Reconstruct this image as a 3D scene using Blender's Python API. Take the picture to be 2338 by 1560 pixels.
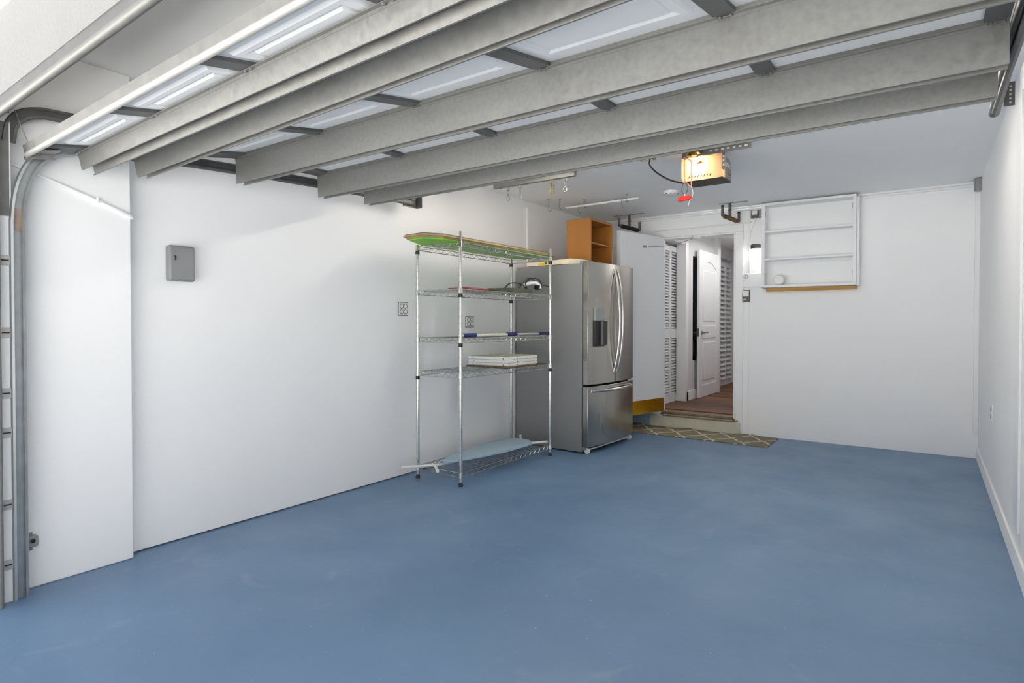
import bpy, bmesh, math, random
from mathutils import Matrix, Vector
random.seed(7)
for o in list(bpy.data.objects): bpy.data.objects.remove(o)
SC = bpy.context.scene
COL = SC.collection
R = math.radians
# ------------------------------------------------------------------ camera, sky, exposure
cam = bpy.data.cameras.new('camera'); camo = bpy.data.objects.new('camera', cam); COL.objects.link(camo)
camo.location = (3.384, 0.0, 1.2)
camo.rotation_euler = (math.pi/2 - 0.0138, 0, 0.6129)
cam.sensor_width = 36.0; cam.sensor_fit = 'HORIZONTAL'
cam.lens = 36.0*1354.0/2338.0
cam.shift_y = -22.85/2338.0
cam.clip_start = 0.05
SC.camera = camo
W = bpy.data.worlds.new('sky'); SC.world = W; W.use_nodes = True
wn = W.node_tree.nodes['Background']; wn.inputs[0].default_value = (0.98, 0.99, 1.0, 1); wn.inputs[1].default_value = 1.42
sun = bpy.data.lights.new('sun', 'SUN'); sun.energy = 50.0; sun.angle = R(.6); sun.color = (1, .985, .965)
suno = bpy.data.objects.new('sun', sun); COL.objects.link(suno); suno.rotation_euler = (R(-34), 0, R(12)); suno.location = (0, 8, 9)   # behind the house: lights the driveway only
SC.view_settings.view_transform = 'Standard'; SC.view_settings.look = 'None'
SC.view_settings.gamma = 1.0; SC.view_settings.use_curve_mapping = False
SC.view_settings.exposure = 0.14
SC.cycles.max_bounces = 9; SC.cycles.diffuse_bounces = 8; SC.cycles.glossy_bounces = 3; SC.cycles.transmission_bounces = 3; SC.cycles.transparent_max_bounces = 4
SC.cycles.sample_clamp_indirect = 8.0; SC.cycles.adaptive_threshold = 0.05

# ------------------------------------------------------------------ materials
def lin(c): return tuple(((v/255)/12.92 if v/255 <= .04045 else ((v/255+.055)/1.055)**2.4) for v in c)
MATS = {}
def mat(name, rgb, rough=.5, metal=0., var=0., vscale=8., bump=0., bscale=60., rough_var=0., spec=None, rgb2=None, stretch=None, coord='Object', detail=4., emis=None, estr=0.):
    if name in MATS: return MATS[name]
    m = bpy.data.materials.new(name); m.use_nodes = True; nt = m.node_tree; b = nt.nodes['Principled BSDF']
    c = lin(rgb); b.inputs['Base Color'].default_value = (*c, 1)
    b.inputs['Roughness'].default_value = rough; b.inputs['Metallic'].default_value = metal
    if spec is not None: b.inputs['Specular IOR Level'].default_value = spec
    tc = nt.nodes.new('ShaderNodeTexCoord'); src = tc.outputs[coord]
    if stretch:
        mp = nt.nodes.new('ShaderNodeMapping'); mp.inputs['Scale'].default_value = stretch
        nt.links.new(src, mp.inputs['Vector']); src = mp.outputs[0]
    n = nt.nodes.new('ShaderNodeTexNoise'); n.inputs['Scale'].default_value = vscale; n.inputs['Detail'].default_value = detail
    nt.links.new(src, n.inputs['Vector'])
    rp = nt.nodes.new('ShaderNodeMapRange'); rp.inputs[1].default_value = .3; rp.inputs[2].default_value = .7
    nt.links.new(n.outputs['Fac'], rp.inputs[0])
    mx = nt.nodes.new('ShaderNodeMix'); mx.data_type = 'RGBA'
    c2 = lin(rgb2) if rgb2 else tuple(v*(1+var) for v in c); c1 = c if rgb2 else tuple(v*(1-var) for v in c)
    mx.inputs[6].default_value = (*c1, 1); mx.inputs[7].default_value = (*c2, 1)
    nt.links.new(rp.outputs[0], mx.inputs[0]); nt.links.new(mx.outputs[2], b.inputs['Base Color'])
    if rough_var:
        rr = nt.nodes.new('ShaderNodeMapRange'); rr.inputs[1].default_value = .3; rr.inputs[2].default_value = .7
        rr.inputs[3].default_value = max(0, rough-rough_var); rr.inputs[4].default_value = rough+rough_var
        nt.links.new(n.outputs['Fac'], rr.inputs[0]); nt.links.new(rr.outputs[0], b.inputs['Roughness'])
    if bump:
        n2 = nt.nodes.new('ShaderNodeTexNoise'); n2.inputs['Scale'].default_value = bscale; n2.inputs['Detail'].default_value = 3
        nt.links.new(src, n2.inputs['Vector'])
        bp = nt.nodes.new('ShaderNodeBump'); bp.inputs['Strength'].default_value = bump; bp.inputs['Distance'].default_value = .01
        nt.links.new(n2.outputs['Fac'], bp.inputs['Height']); nt.links.new(bp.outputs[0], b.inputs['Normal'])
    if emis:
        b.inputs['Emission Color'].default_value = (*lin(emis), 1); b.inputs['Emission Strength'].default_value = estr
    MATS[name] = m; return m
WALL = mat('white_wall_paint', (246,246,246), .6, var=.012, vscale=1.5, bump=.06, bscale=45)
CEIL = mat('white_ceiling_paint', (247,247,247), .7, var=.01, vscale=1.2, bump=.06, bscale=55)
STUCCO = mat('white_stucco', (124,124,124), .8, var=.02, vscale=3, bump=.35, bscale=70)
TRIM = mat('white_gloss_trim', (240,240,240), .35, var=.01, vscale=4)
HALLW = mat('hall_paint', (214,214,216), .6, var=.01, vscale=2)
DOORW = mat('white_door_paint', (232,233,235), .35, var=.01, vscale=3)
GALV = mat('galvanised_steel', (144,143,140), .5, .55, var=.10, vscale=55, detail=8., bump=.04, bscale=300, rough_var=.08)
GALVD = mat('dark_galvanised_steel', (104,104,104), .55, .5, var=.12, vscale=20, rough_var=.06)
GALVL = mat('light_galvanised_steel', (186,184,180), .45, .5, var=.06, vscale=20)
GALVM = mat('mid_galvanised_steel', (122,121,118), .5, .5, var=.1, vscale=20, rough_var=.06)
TRACKM = mat('track_steel', (168,172,174), .42, .7, var=.12, vscale=14, rough_var=.1)
ALU = mat('bright_aluminium', (225,224,220), .35, .6, var=.05, vscale=10)
SKIN = mat('white_door_skin', (236,237,238), .4, var=.01, vscale=5)
CHROME = mat('chrome', (225,224,218), .16, 1., var=.06, vscale=30)
WIRE = mat('chrome_wire', (196,197,192), .25, .85, var=.08, vscale=30)
BLACKP = mat('black_plastic', (22,22,24), .4, var=.1)
STEEL = mat('stainless_steel', (178,174,168), .24, 1., var=.07, vscale=5, stretch=(1,1,.12), rough_var=.06, bump=.015, bscale=18)
STEELH = mat('stainless_handle', (205,203,198), .22, 1., var=.03)
FSIDE = mat('grey_fridge_side', (138,138,139), .38, .15, var=.03, vscale=4, bump=.03, bscale=160)
FDARK = mat('dark_gasket', (38,38,40), .6, var=.1)
FGREY = mat('grey_plastic', (150,153,152), .4, var=.03)
WOODC = mat('honey_veneer', (180,124,56), .45, rgb2=(162,104,42), vscale=5, stretch=(1,1,.18))
WOODE = mat('veneer_edge', (160,112,60), .55, var=.1)
PINE = mat('bare_pine', (214,168,88), .6, rgb2=(196,146,68), vscale=9, stretch=(.15,1,1))
CREAM = mat('cream_card', (232,221,196), .6, var=.03)
YEL = mat('yellow_label', (232,196,20), .5, var=.05)
GREEN = mat('lime_green_board', (128,196,32), .5, var=.05)
TAN = mat('tan_board_edge', (150,134,96), .6, var=.1, vscale=20)
OLIVE = mat('olive_board', (110,104,76), .6, var=.1)
CABW = mat('white_cabinet_paint', (238,239,240), .4, var=.008)
BOXGR = mat('grey_green_box', (96,100,84), .5, var=.06)
WHITEP = mat('white_plastic', (234,234,230), .4, var=.02)
REDP = mat('red_plastic', (205,34,30), .4, var=.05)
REDD = mat('dull_red_cloth', (150,66,62), .7, var=.1)
DARKM = mat('dark_mat', (52,46,40), .8, rgb2=(120,102,70), vscale=30, bump=.3)
NAVY = mat('navy_grip', (24,38,98), .45, var=.08)
IRON = mat('pale_blue_cotton', (168,190,204), .85, var=.05, vscale=40, bump=.15, bscale=300)
GRID = mat('speckled_white_grille', (206,208,200), .6, rgb2=(150,150,132), vscale=60)
BRASS = mat('polished_brass', (222,172,44), .22, 1., var=.1, vscale=4)
CONC = mat('painted_concrete', (206,204,186), .7, var=.06, vscale=9, bump=.2)
CONCB = mat('blue_overpainted_concrete', (150,176,200), .6, var=.06)
THRESH = mat('worn_threshold', (150,136,110), .6, rgb2=(108,98,82), vscale=18)
DRIVE = mat('driveway_concrete', (184,184,182), .85, var=.06, vscale=3, bump=.2)
BROWNF = mat('brown_foam', (78,58,34), .8, rgb2=(128,92,50), vscale=25, bump=.3)
DGREY = mat('dark_grey_metal', (92,92,92), .5, .4, var=.08)
NICHE = mat('dark_grey_cabinet', (78,80,84), .5, var=.06)
PINK = mat('pink_cord', (236,150,140), .6, var=.05)
ZINC = mat('zinc', (150,150,148), .5, .6, var=.08, vscale=40)
BRASSD = mat('aged_brass', (120,98,40), .4, .8, var=.1)
KEYB = mat('grey_keybox_paint', (140,141,142), .45, .1, var=.02)
OPBODY = mat('grey_opener_body', (128,126,120), .5, .2, var=.04)
OPDARK = mat('dark_opener_base', (66,58,46), .6, var=.05)
STAINW = mat('grey_outlet_rim', (120,120,120), .6, var=.1)

def floor_mat():
    m = bpy.data.materials.new('blue_floor_paint'); m.use_nodes = True; nt = m.node_tree; b = nt.nodes['Principled BSDF']; L = nt.links.new
    tc = nt.nodes.new('ShaderNodeTexCoord')
    def noise(scale, det=5, stretch=None, dist=0.):
        n = nt.nodes.new('ShaderNodeTexNoise'); n.inputs['Scale'].default_value = scale; n.inputs['Detail'].default_value = det; n.inputs['Distortion'].default_value = dist
        if stretch:
            mp = nt.nodes.new('ShaderNodeMapping'); mp.inputs['Scale'].default_value = stretch; L(tc.outputs['Object'], mp.inputs[0]); L(mp.outputs[0], n.inputs['Vector'])
        else: L(tc.outputs['Object'], n.inputs['Vector'])
        return n
    def ramp(n, a, c):
        r = nt.nodes.new('ShaderNodeMapRange'); r.inputs[1].default_value = a; r.inputs[2].default_value = c; L(n.outputs['Fac'], r.inputs[0]); return r
    def mix(fac, a, bcol):
        x = nt.nodes.new('ShaderNodeMix'); x.data_type = 'RGBA'
        L(fac.outputs[0], x.inputs[0])
        if isinstance(a, tuple): x.inputs[6].default_value = (*a, 1)
        else: L(a.outputs[2], x.inputs[6])
        x.inputs[7].default_value = (*bcol, 1); return x
    base = mix(ramp(noise(.9, 6), .35, .68), lin((93,123,156)), lin((107,137,169)))
    # worn, rubbed lighter patches and scuffs
    sc = ramp(noise(3.2, 8, dist=1.2), .62, .8); f1 = nt.nodes.new('ShaderNodeMath'); f1.operation = 'MULTIPLY'; f1.inputs[1].default_value = .35; L(sc.outputs[0], f1.inputs[0])
    c2 = mix(f1, base, lin((146,160,178)))
    sp = ramp(noise(60, 2), .745, .77); f2 = nt.nodes.new('ShaderNodeMath'); f2.operation = 'MULTIPLY'; f2.inputs[1].default_value = .6; L(sp.outputs[0], f2.inputs[0])
    c3 = mix(f2, c2, lin((190,200,212)))
    st = ramp(noise(7, 3, (1, .14, 1), 2.), .7, .78); f3 = nt.nodes.new('ShaderNodeMath'); f3.operation = 'MULTIPLY'; f3.inputs[1].default_value = .22; L(st.outputs[0], f3.inputs[0])
    c4 = mix(f3, c3, lin((150,160,176)))
    L(c4.outputs[2], b.inputs['Base Color'])
    rr = nt.nodes.new('ShaderNodeMapRange'); rr.inputs[1].default_value = .3; rr.inputs[2].default_value = .7; rr.inputs[3].default_value = .3; rr.inputs[4].default_value = .48
    L(noise(2.3, 6).outputs['Fac'], rr.inputs[0]); L(rr.outputs[0], b.inputs['Roughness'])
    bp = nt.nodes.new('ShaderNodeBump'); bp.inputs['Strength'].default_value = .08; bp.inputs['Distance'].default_value = .01
    L(noise(38, 3).outputs['Fac'], bp.inputs['Height']); L(bp.outputs[0], b.inputs['Normal'])
    return m
FLOORM = floor_mat()
def plank_mat():
    m = bpy.data.materials.new('brown_wood_plank'); m.use_nodes = True; nt = m.node_tree; b = nt.nodes['Principled BSDF']; L = nt.links.new
    oi = nt.nodes.new('ShaderNodeObjectInfo'); tc = nt.nodes.new('ShaderNodeTexCoord'); mp = nt.nodes.new('ShaderNodeMapping'); mp.inputs['Scale'].default_value = (1.2, 22, 1)
    L(tc.outputs['Object'], mp.inputs[0]); n = nt.nodes.new('ShaderNodeTexNoise'); n.inputs['Scale'].default_value = 2.2; L(mp.outputs[0], n.inputs['Vector'])
    ad = nt.nodes.new('ShaderNodeMath'); ad.operation = 'ADD'; L(n.outputs['Fac'], ad.inputs[0]); L(oi.outputs['Random'], ad.inputs[1])
    r = nt.nodes.new('ShaderNodeValToRGB'); r.color_ramp.elements[0].position = .3; r.color_ramp.elements[0].color = (*lin((70,40,22)), 1)
    r.color_ramp.elements[1].position = 1.0; r.color_ramp.elements[1].color = (*lin((132,84,50)), 1)
    hv = nt.nodes.new('ShaderNodeMath'); hv.operation = 'MULTIPLY'; hv.inputs[1].default_value = .65; L(ad.outputs[0], hv.inputs[0])
    L(hv.outputs[0], r.inputs[0]); L(r.outputs[0], b.inputs['Base Color']); b.inputs['Roughness'].default_value = .45; return m
PLANK = plank_mat()
def rug_mat():
    m = bpy.data.materials.new('taupe_trellis_rug'); m.use_nodes = True; nt = m.node_tree; b = nt.nodes['Principled BSDF']; L = nt.links.new
    tc = nt.nodes.new('ShaderNodeTexCoord'); sp = nt.nodes.new('ShaderNodeSeparateXYZ'); L(tc.outputs['Object'], sp.inputs[0])
    def M(op, a, c=None):
        x = nt.nodes.new('ShaderNodeMath'); x.operation = op
        for i, v in enumerate((a, c)):
            if v is None: continue
            if isinstance(v, (int, float)): x.inputs[i].default_value = v
            else: L(v, x.inputs[i])
        return x.outputs[0]
    u = M('MULTIPLY', sp.outputs[0], 1/.30); v = M('MULTIPLY', sp.outputs[1], 1/.40)
    wob = M('MULTIPLY', M('SINE', M('MULTIPLY', sp.outputs[1], 40.)), .03)
    a = M('ABSOLUTE', M('SUBTRACT', M('FRACT', M('ADD', M('ADD', u, v), wob)), .5))
    c = M('ABSOLUTE', M('SUBTRACT', M('FRACT', M('ADD', M('SUBTRACT', u, v), wob)), .5))
    d = M('MINIMUM', a, c); f = M('LESS_THAN', d, .045)
    n = nt.nodes.new('ShaderNodeTexNoise'); n.inputs['Scale'].default_value = 120; L(tc.outputs['Object'], n.inputs['Vector'])
    mx = nt.nodes.new('ShaderNodeMix'); mx.data_type = 'RGBA'; mx.inputs[6].default_value = (*lin((124,116,96)), 1); mx.inputs[7].default_value = (*lin((206,194,170)), 1); L(f, mx.inputs[0])
    L(mx.outputs[2], b.inputs['Base Color']); b.inputs['Roughness'].default_value = .95
    bp = nt.nodes.new('ShaderNodeBump'); bp.inputs['Strength'].default_value = .4; bp.inputs['Distance'].default_value = .004; L(n.outputs['Fac'], bp.inputs['Height']); L(bp.outputs[0], b.inputs['Normal'])
    return m
RUG = rug_mat()
def glow_mat(name, rgb, strength):
    m = bpy.data.materials.new(name); m.use_nodes = True; nt = m.node_tree; b = nt.nodes['Principled BSDF']
    b.inputs['Base Color'].default_value = (*lin(rgb), 1); b.inputs['Emission Color'].default_value = (*lin(rgb), 1); b.inputs['Emission Strength'].default_value = strength
    n = nt.nodes.new('ShaderNodeTexNoise'); n.inputs['Scale'].default_value = 3
    bp = nt.nodes.new('ShaderNodeBump'); bp.inputs['Strength'].default_value = .02; nt.links.new(n.outputs['Fac'], bp.inputs['Height']); nt.links.new(bp.outputs[0], b.inputs['Normal'])
    return m
def translucent_mat(name, rgb):
    m = bpy.data.materials.new(name); m.use_nodes = True; nt = m.node_tree; nt.nodes.clear()
    o = nt.nodes.new('ShaderNodeOutputMaterial'); d = nt.nodes.new('ShaderNodeBsdfDiffuse'); t = nt.nodes.new('ShaderNodeBsdfTranslucent'); mx = nt.nodes.new('ShaderNodeMixShader')
    n = nt.nodes.new('ShaderNodeTexNoise'); n.inputs['Scale'].default_value = 12
    cm = nt.nodes.new('ShaderNodeMix'); cm.data_type = 'RGBA'; cm.inputs[6].default_value = (*lin(rgb), 1); cm.inputs[7].default_value = (*[v*.96 for v in lin(rgb)], 1); nt.links.new(n.outputs['Fac'], cm.inputs[0])
    nt.links.new(cm.outputs[2], d.inputs[0]); nt.links.new(cm.outputs[2], t.inputs[0]); mx.inputs[0].default_value = .6
    nt.links.new(d.outputs[0], mx.inputs[1]); nt.links.new(t.outputs[0], mx.inputs[2]); nt.links.new(mx.outputs[0], o.inputs[0]); return m

# ------------------------------------------------------------------ mesh helpers
MW = {}
class MB:
    def __init__(s): s.v = []; s.f = []
    def add(s, vs, fs):
        b = len(s.v); s.v += [tuple(p) for p in vs]; s.f += [tuple(i+b for i in f) for f in fs]; return s
    def box(s, x0, x1, y0, y1, z0, z1):
        return s.add([(x0,y0,z0),(x1,y0,z0),(x1,y1,z0),(x0,y1,z0),(x0,y0,z1),(x1,y0,z1),(x1,y1,z1),(x0,y1,z1)],
                     [(3,2,1,0),(4,5,6,7),(0,1,5,4),(1,2,6,5),(2,3,7,6),(3,0,4,7)])
    def obox(s, c, ax, hx, hy, hz):   # oriented box, ax = three unit vectors
        c = Vector(c); X, Y, Z = [Vector(a) for a in ax]; vs = []
        for sz in (-1,1):
            for sx, sy in ((-1,-1),(1,-1),(1,1),(-1,1)): vs.append(c+X*hx*sx+Y*hy*sy+Z*hz*sz)
        return s.add(vs, [(3,2,1,0),(4,5,6,7),(0,1,5,4),(1,2,6,5),(2,3,7,6),(3,0,4,7)])
    def prism(s, pts, axis, a0, a1):  # polygon pts in the two other axes, swept along axis
        def P(p, a): return {'x': (a,p[0],p[1]), 'y': (p[0],a,p[1]), 'z': (p[0],p[1],a)}[axis]
        n = len(pts)
        return s.add([P(p,a0) for p in pts]+[P(p,a1) for p in pts], [tuple(range(n))[::-1], tuple(range(n,2*n))]+[(i,(i+1)%n,(i+1)%n+n,i+n) for i in range(n)])
    def tube(s, path, r, n=8, caps=True, closed=False):
        P = [Vector(p) for p in path]; m = len(P); rings = []; up = None
        rs = r if isinstance(r, (list, tuple)) else [r]*m
        for i in range(m):
            if closed: t = P[(i+1)%m]-P[i-1]
            else: t = P[min(i+1,m-1)]-P[max(i-1,0)]
            if t.length < 1e-9: t = Vector((0,0,1))
            t.normalize()
            if up is None:
                up = Vector((0,0,1)) if abs(t.z) < .9 else Vector((1,0,0))
            a = up - t*up.dot(t); a = a.normalized() if a.length > 1e-6 else t.orthogonal().normalized(); up = a; b = t.cross(a)
            rings.append([P[i]+a*rs[i]*math.cos(2*math.pi*k/n)+b*rs[i]*math.sin(2*math.pi*k/n) for k in range(n)])
        vs = [p for q in rings for p in q]; fs = []
        for i in range(m if closed else m-1):
            j = (i+1) % m
            for k in range(n): fs.append((i*n+k, i*n+(k+1)%n, j*n+(k+1)%n, j*n+k))
        if caps and not closed: fs += [tuple(range(n))[::-1], tuple(range((m-1)*n, m*n))]
        return s.add(vs, fs)
    def cyl(s, a, b, r, n=12): return s.tube([a,b], r, n)
    def lathe(s, c, prof, axis='z', n=20):  # prof: (radius, height)
        c = Vector(c); vs = []; fs = []; m = len(prof)
        for r, h in prof:
            for k in range(n):
                x, y = r*math.cos(2*math.pi*k/n), r*math.sin(2*math.pi*k/n)
                vs.append(c+Vector({'z': (x,y,h), 'y': (x,h,y), 'x': (h,x,y)}[axis]))
        for i in range(m-1):
            for k in range(n): fs.append((i*n+k, i*n+(k+1)%n, (i+1)*n+(k+1)%n, (i+1)*n+k))
        fs += [tuple(range(n))[::-1], tuple(range((m-1)*n, m*n))]
        return s.add(vs, fs)
    def loop(s, c, rx, rz, r, axis='y', n=16, m=6, a0=0, a1=360):
        cl = (a1-a0) >= 360; k = n if cl else n+1; pts = []
        for i in range(k):
            a = R(a0+(a1-a0)*i/n); u, w = rx*math.cos(a), rz*math.sin(a)
            pts.append(Vector(c)+Vector({'y': (u,0,w), 'x': (0,u,w), 'z': (u,w,0)}[axis]))
        return s.tube(pts, r, m, closed=cl)
    def mesh(s, name, mats, smooth=False, inv=None):
        me = bpy.data.meshes.new(name); vs = s.v if inv is None else [tuple(inv @ Vector(p)) for p in s.v]
        me.from_pydata(vs, [], s.f); bm = bmesh.new(); bm.from_mesh(me); bmesh.ops.recalc_face_normals(bm, faces=bm.faces); bm.to_mesh(me); bm.free()
        me.materials.append(mats)
        if smooth:
            me.polygons.foreach_set('use_smooth', [True]*len(me.polygons))
            try: me.set_sharp_from_angle(angle=R(40))
            except Exception: pass
        return me
    def build(s, name, m, parent=None, smooth=False, bevel=0., label=None, local=False, seg=2):
        if parent is not None:
            w = MW[parent]; me = s.mesh(name, m, smooth, None if local else w.inverted())
            o = bpy.data.objects.new(name, me); COL.objects.link(o); o.parent = parent; MW[o] = w
        else:
            xs, ys, zs = zip(*s.v); c = Vector(((min(xs)+max(xs))/2, (min(ys)+max(ys))/2, min(zs)))
            w = Matrix.Translation(c); me = s.mesh(name, m, smooth, w.inverted())
            o = bpy.data.objects.new(name, me); COL.objects.link(o); o.location = c; MW[o] = w
        if bevel:
            bv = o.modifiers.new('bevel', 'BEVEL'); bv.width = bevel; bv.segments = seg; bv.limit_method = 'ANGLE'; bv.angle_limit = R(35)
            if smooth is False:
                o.data.polygons.foreach_set('use_smooth', [True]*len(o.data.polygons))
                try: o.data.set_sharp_from_angle(angle=R(35))
                except Exception: pass
        if label: o['label'] = label
        return o
def tag(o, label, cat, group=None, kind=None):
    o['label'] = label; o['category'] = cat
    if group: o['group'] = group
    if kind: o['kind'] = kind
    return o
def thing(name, loc, label, cat, rot=(0,0,0), group=None, kind=None):
    o = bpy.data.objects.new(name, None); COL.objects.link(o); o.location = loc; o.rotation_euler = rot; o.empty_display_size = .1
    MW[o] = Matrix.Translation(loc) @ __import__('mathutils').Euler(rot).to_matrix().to_4x4()
    return tag(o, label, cat, group, kind)
def inst(name, me, parent, loc, rot=(0,0,0)):   # piece sharing mesh data; loc in parent's local frame
    o = bpy.data.objects.new(name, me); COL.objects.link(o); o.parent = parent; o.location = loc; o.rotation_euler = rot
    MW[o] = MW[parent] @ Matrix.Translation(loc) @ __import__('mathutils').Euler(rot).to_matrix().to_4x4(); return o
def B(*a): return MB().box(*a)
def struct(o, label, cat): return tag(o, label, cat, kind='structure')

# ------------------------------------------------------------------ room shell
XW, YB, ZC = 3.744, 6.66, 2.45
struct(B(-.12,3.86,.25,6.70,-.10,0).build('floor', FLOORM), 'blue painted concrete garage floor', 'floor')
struct(B(-40,44,-60,.25,-.12,-.012).build('driveway', DRIVE), 'pale concrete driveway before the garage', 'driveway')
struct(B(-.12,3.86,.70,6.78,ZC,2.57).build('ceiling', CEIL), 'white painted garage ceiling', 'ceiling')
wl = struct(B(-.12,0,.85,6.78,.008,ZC).build('wall_left', WALL), 'long white left garage wall with the grey key box', 'wall')
B(0,.07,.852,1.355,0,ZC).build('pilaster', WALL, wl, bevel=.006)
struct(B(XW,3.86,.85,6.78,0,ZC).build('wall_right', WALL), 'white right garage wall', 'wall')
wb = MB().box(0,.825,YB,6.78,0,ZC).box(1.665,XW,YB,6.78,0,ZC).box(.825,1.665,YB,6.78,2.19,ZC)
struct(wb.build('wall_back', WALL), 'white back garage wall with the doorway', 'wall')
# front wall round the opening (the head of the opening runs very slightly uphill to the right)
zh = lambda x: 2.115+.032*(x-.3)
fw = MB().box(-5,.15,.775,.85,-.01,3.35).box(3.60,9,.775,.85,-.01,3.35)
fw.prism([(.15,zh(.15)),(3.60,zh(3.60)),(3.60,3.35),(.15,3.35)], 'y', .775, .85)
struct(fw.build('wall_front', STUCCO), 'white stucco front wall above the garage opening', 'wall')
# stop mouldings round the opening
def raked(m, y0, y1, dz0, dz1, xa=.15, xb=3.60):
    return m.add([(xa,y0,zh(xa)+dz0),(xb,y0,zh(xb)+dz0),(xb,y1,zh(xb)+dz0),(xa,y1,zh(xa)+dz0),(xa,y0,zh(xa)+dz1),(xb,y0,zh(xb)+dz1),(xb,y1,zh(xb)+dz1),(xa,y1,zh(xa)+dz1)],
                 [(3,2,1,0),(4,5,6,7),(0,1,5,4),(1,2,6,5),(2,3,7,6),(3,0,4,7)])
t = struct(raked(MB(), .778, .805, -.036, .0).build('trim_1', GALVD), 'dark metal head moulding across the top of the opening', 'moulding')
MB().tube([(.15,.79,zh(.15)-.046),(3.6,.79,zh(3.6)-.046)], .016, 12).build('weather_lip', GALVM, t, smooth=True)
t = struct(B(.15,.19,.782,.80,0,2.10).build('trim_2', GALVD), 'dark grey door stop strip up the left jamb', 'moulding')
MB().cyl((.2,.79,0),(.2,.79,2.1),.012,10).build('weather_lip', GALV, t, smooth=True)
struct(B(3.56,3.60,.782,.80,0,2.19).build('trim_3', GALVD), 'dark grey door stop strip up the right jamb', 'moulding')
struct(B(.15,.1522,.802,.852,0,2.10).build('trim_11', TRIM), 'pale painted board on the jamb behind the door track', 'trim')
# cornice, casings and strips
cor = MB().box(0,XW,YB-.016,YB,2.405,2.428).box(0,XW,YB-.028,YB,2.428,ZC-.0005)
struct(cor.build('trim_4', TRIM, bevel=.004), 'thin white cornice along the back wall ceiling', 'trim')
cas = MB().box(1.665,1.745,YB-.018,YB,.0,2.19).box(.745,1.745,YB-.018,YB,2.19,2.27).box(.745,.825,YB-.018,YB,0,2.19)
cas.box(1.645,1.664,YB-.01,6.78,.16,2.172).box(.8255,.832,YB-.01,6.78,.16,2.172).box(.8255,1.664,YB-.01,6.78,2.172,2.1895).box(.70,1.82,YB-.03,YB,2.27,2.285)
struct(cas.build('trim_5', TRIM, bevel=.003), 'white casing round the doorway to the house', 'trim')
struct(B(XW-.012,XW,3.66,3.85,.2,2.30).build('trim_6', TRIM, bevel=.003), 'tall pale vertical board on the right wall', 'trim')
struct(B(XW-.035,XW,YB-.03,YB,.22,2.40).build('trim_7', TRIM, bevel=.003), 'white corner strip where right and back walls meet', 'trim')
struct(B(0,.012,5.07,5.14,0.,2.385).build('trim_8', TRIM, bevel=.003), 'narrow white batten on the left wall above the refrigerator', 'trim')
struct(B(1.798,1.806,YB-.006,YB,.0,2.40).build('trim_9', TRIM), 'thin vertical batten between doorway and wall lamp', 'trim')
bb = struct(B(XW-.012,XW,3.0,YB,0,.11).build('baseboard_right', WALL, bevel=.004), 'white painted low kerb along the right wall', 'baseboard')
# raised threshold and step
st = MB().box(.30,1.725,6.60,6.78,.0,.135)
so = struct(st.build('door_step', CONC, bevel=.008), 'cream painted concrete step at the house doorway', 'step')
B(.34,.72,6.596,6.60,.002,.134).build('paint_patch', CONCB, so)
B(.87,1.70,6.585,6.70,.135,.15).build('tread_board', THRESH, so, bevel=.004)
B(.832,1.645,6.66,6.80,.15,.178).build('metal_threshold', THRESH, so, bevel=.006)

# ------------------------------------------------------------------ hallway beyond the doorway
hf = struct(B(.3,1.80,6.80,11.2,.02,.165).build('hall_floor', mat('hall_subfloor',(60,44,34),.8,var=.1)), 'brown wood plank hallway floor', 'floor')
PW = .118; row = 0; y = 6.805
pm = MB().box(-.5,.5,0,PW-.003,0,.02).mesh('plank', PLANK)
while y < 11.0:
    x0 = .3 - random.random()*.9
    for k in range(3):
        a, b = max(.32, x0+k*1.003), min(1.79, x0+(k+1)*1.003-.003)
        if b-a > .1:
            o = inst('plank', pm, hf, (0,0,0)); L = MW[hf].translation
            o.location = (( a+b)/2-L.x, y-L.y, .17-L.z); o.scale = (b-a, 1, 1)
    y += PW; row += 1
struct(B(.2,1.9,6.785,11.3,ZC,2.55).build('ceiling_hall', CEIL), 'pale hallway ceiling', 'ceiling')
struct(B(1.76,1.88,6.78,11.3,.02,ZC).build('wall_hall_right', HALLW), 'white right hallway wall', 'wall')
struct(B(.2,1.76,11.05,11.2,.02,ZC).build('wall_hall_end', HALLW), 'white wall at the hallway end', 'wall')
hw = MB().box(.3,.66,6.78,6.98,.165,ZC).box(.3,.62,6.98,7.86,.165,ZC).box(.62,.80,6.98,7.52,2.22,ZC).box(.62,.80,7.52,7.66,2.22,ZC)
hw.box(.62,.80,7.66,7.87,.165,ZC).box(.30,.80,7.87,8.02,.165,.70).box(.30,.80,7.87,8.8,2.10,ZC).box(.3,.80,8.02,8.80,.165,.68).box(.3,.35,7.87,8.8,.68,2.1)
hw.box(.3,.86,8.80,8.95,.165,ZC).box(.3,.58,8.95,11.05,.165,ZC).box(.58,.80,10.50,11.05,.165,ZC).box(.58,.64,8.95,10.5,2.25,ZC)
wh = struct(hw.build('wall_hall_left', HALLW), 'white left hallway wall with closets and a niche', 'wall')
struct(MB().box(.80,.815,7.60,8.02,.165,.31).box(.80,.815,10.5,11.05,.165,.30).build('baseboard_hall', TRIM, bevel=.004), 'white hallway baseboard below the niche', 'baseboard')
struct(MB().box(.685,.815,7.56,7.66,.165,2.25).build('trim_10', TRIM, bevel=.004), 'white closet casing beside the louvred doors', 'trim')
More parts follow.
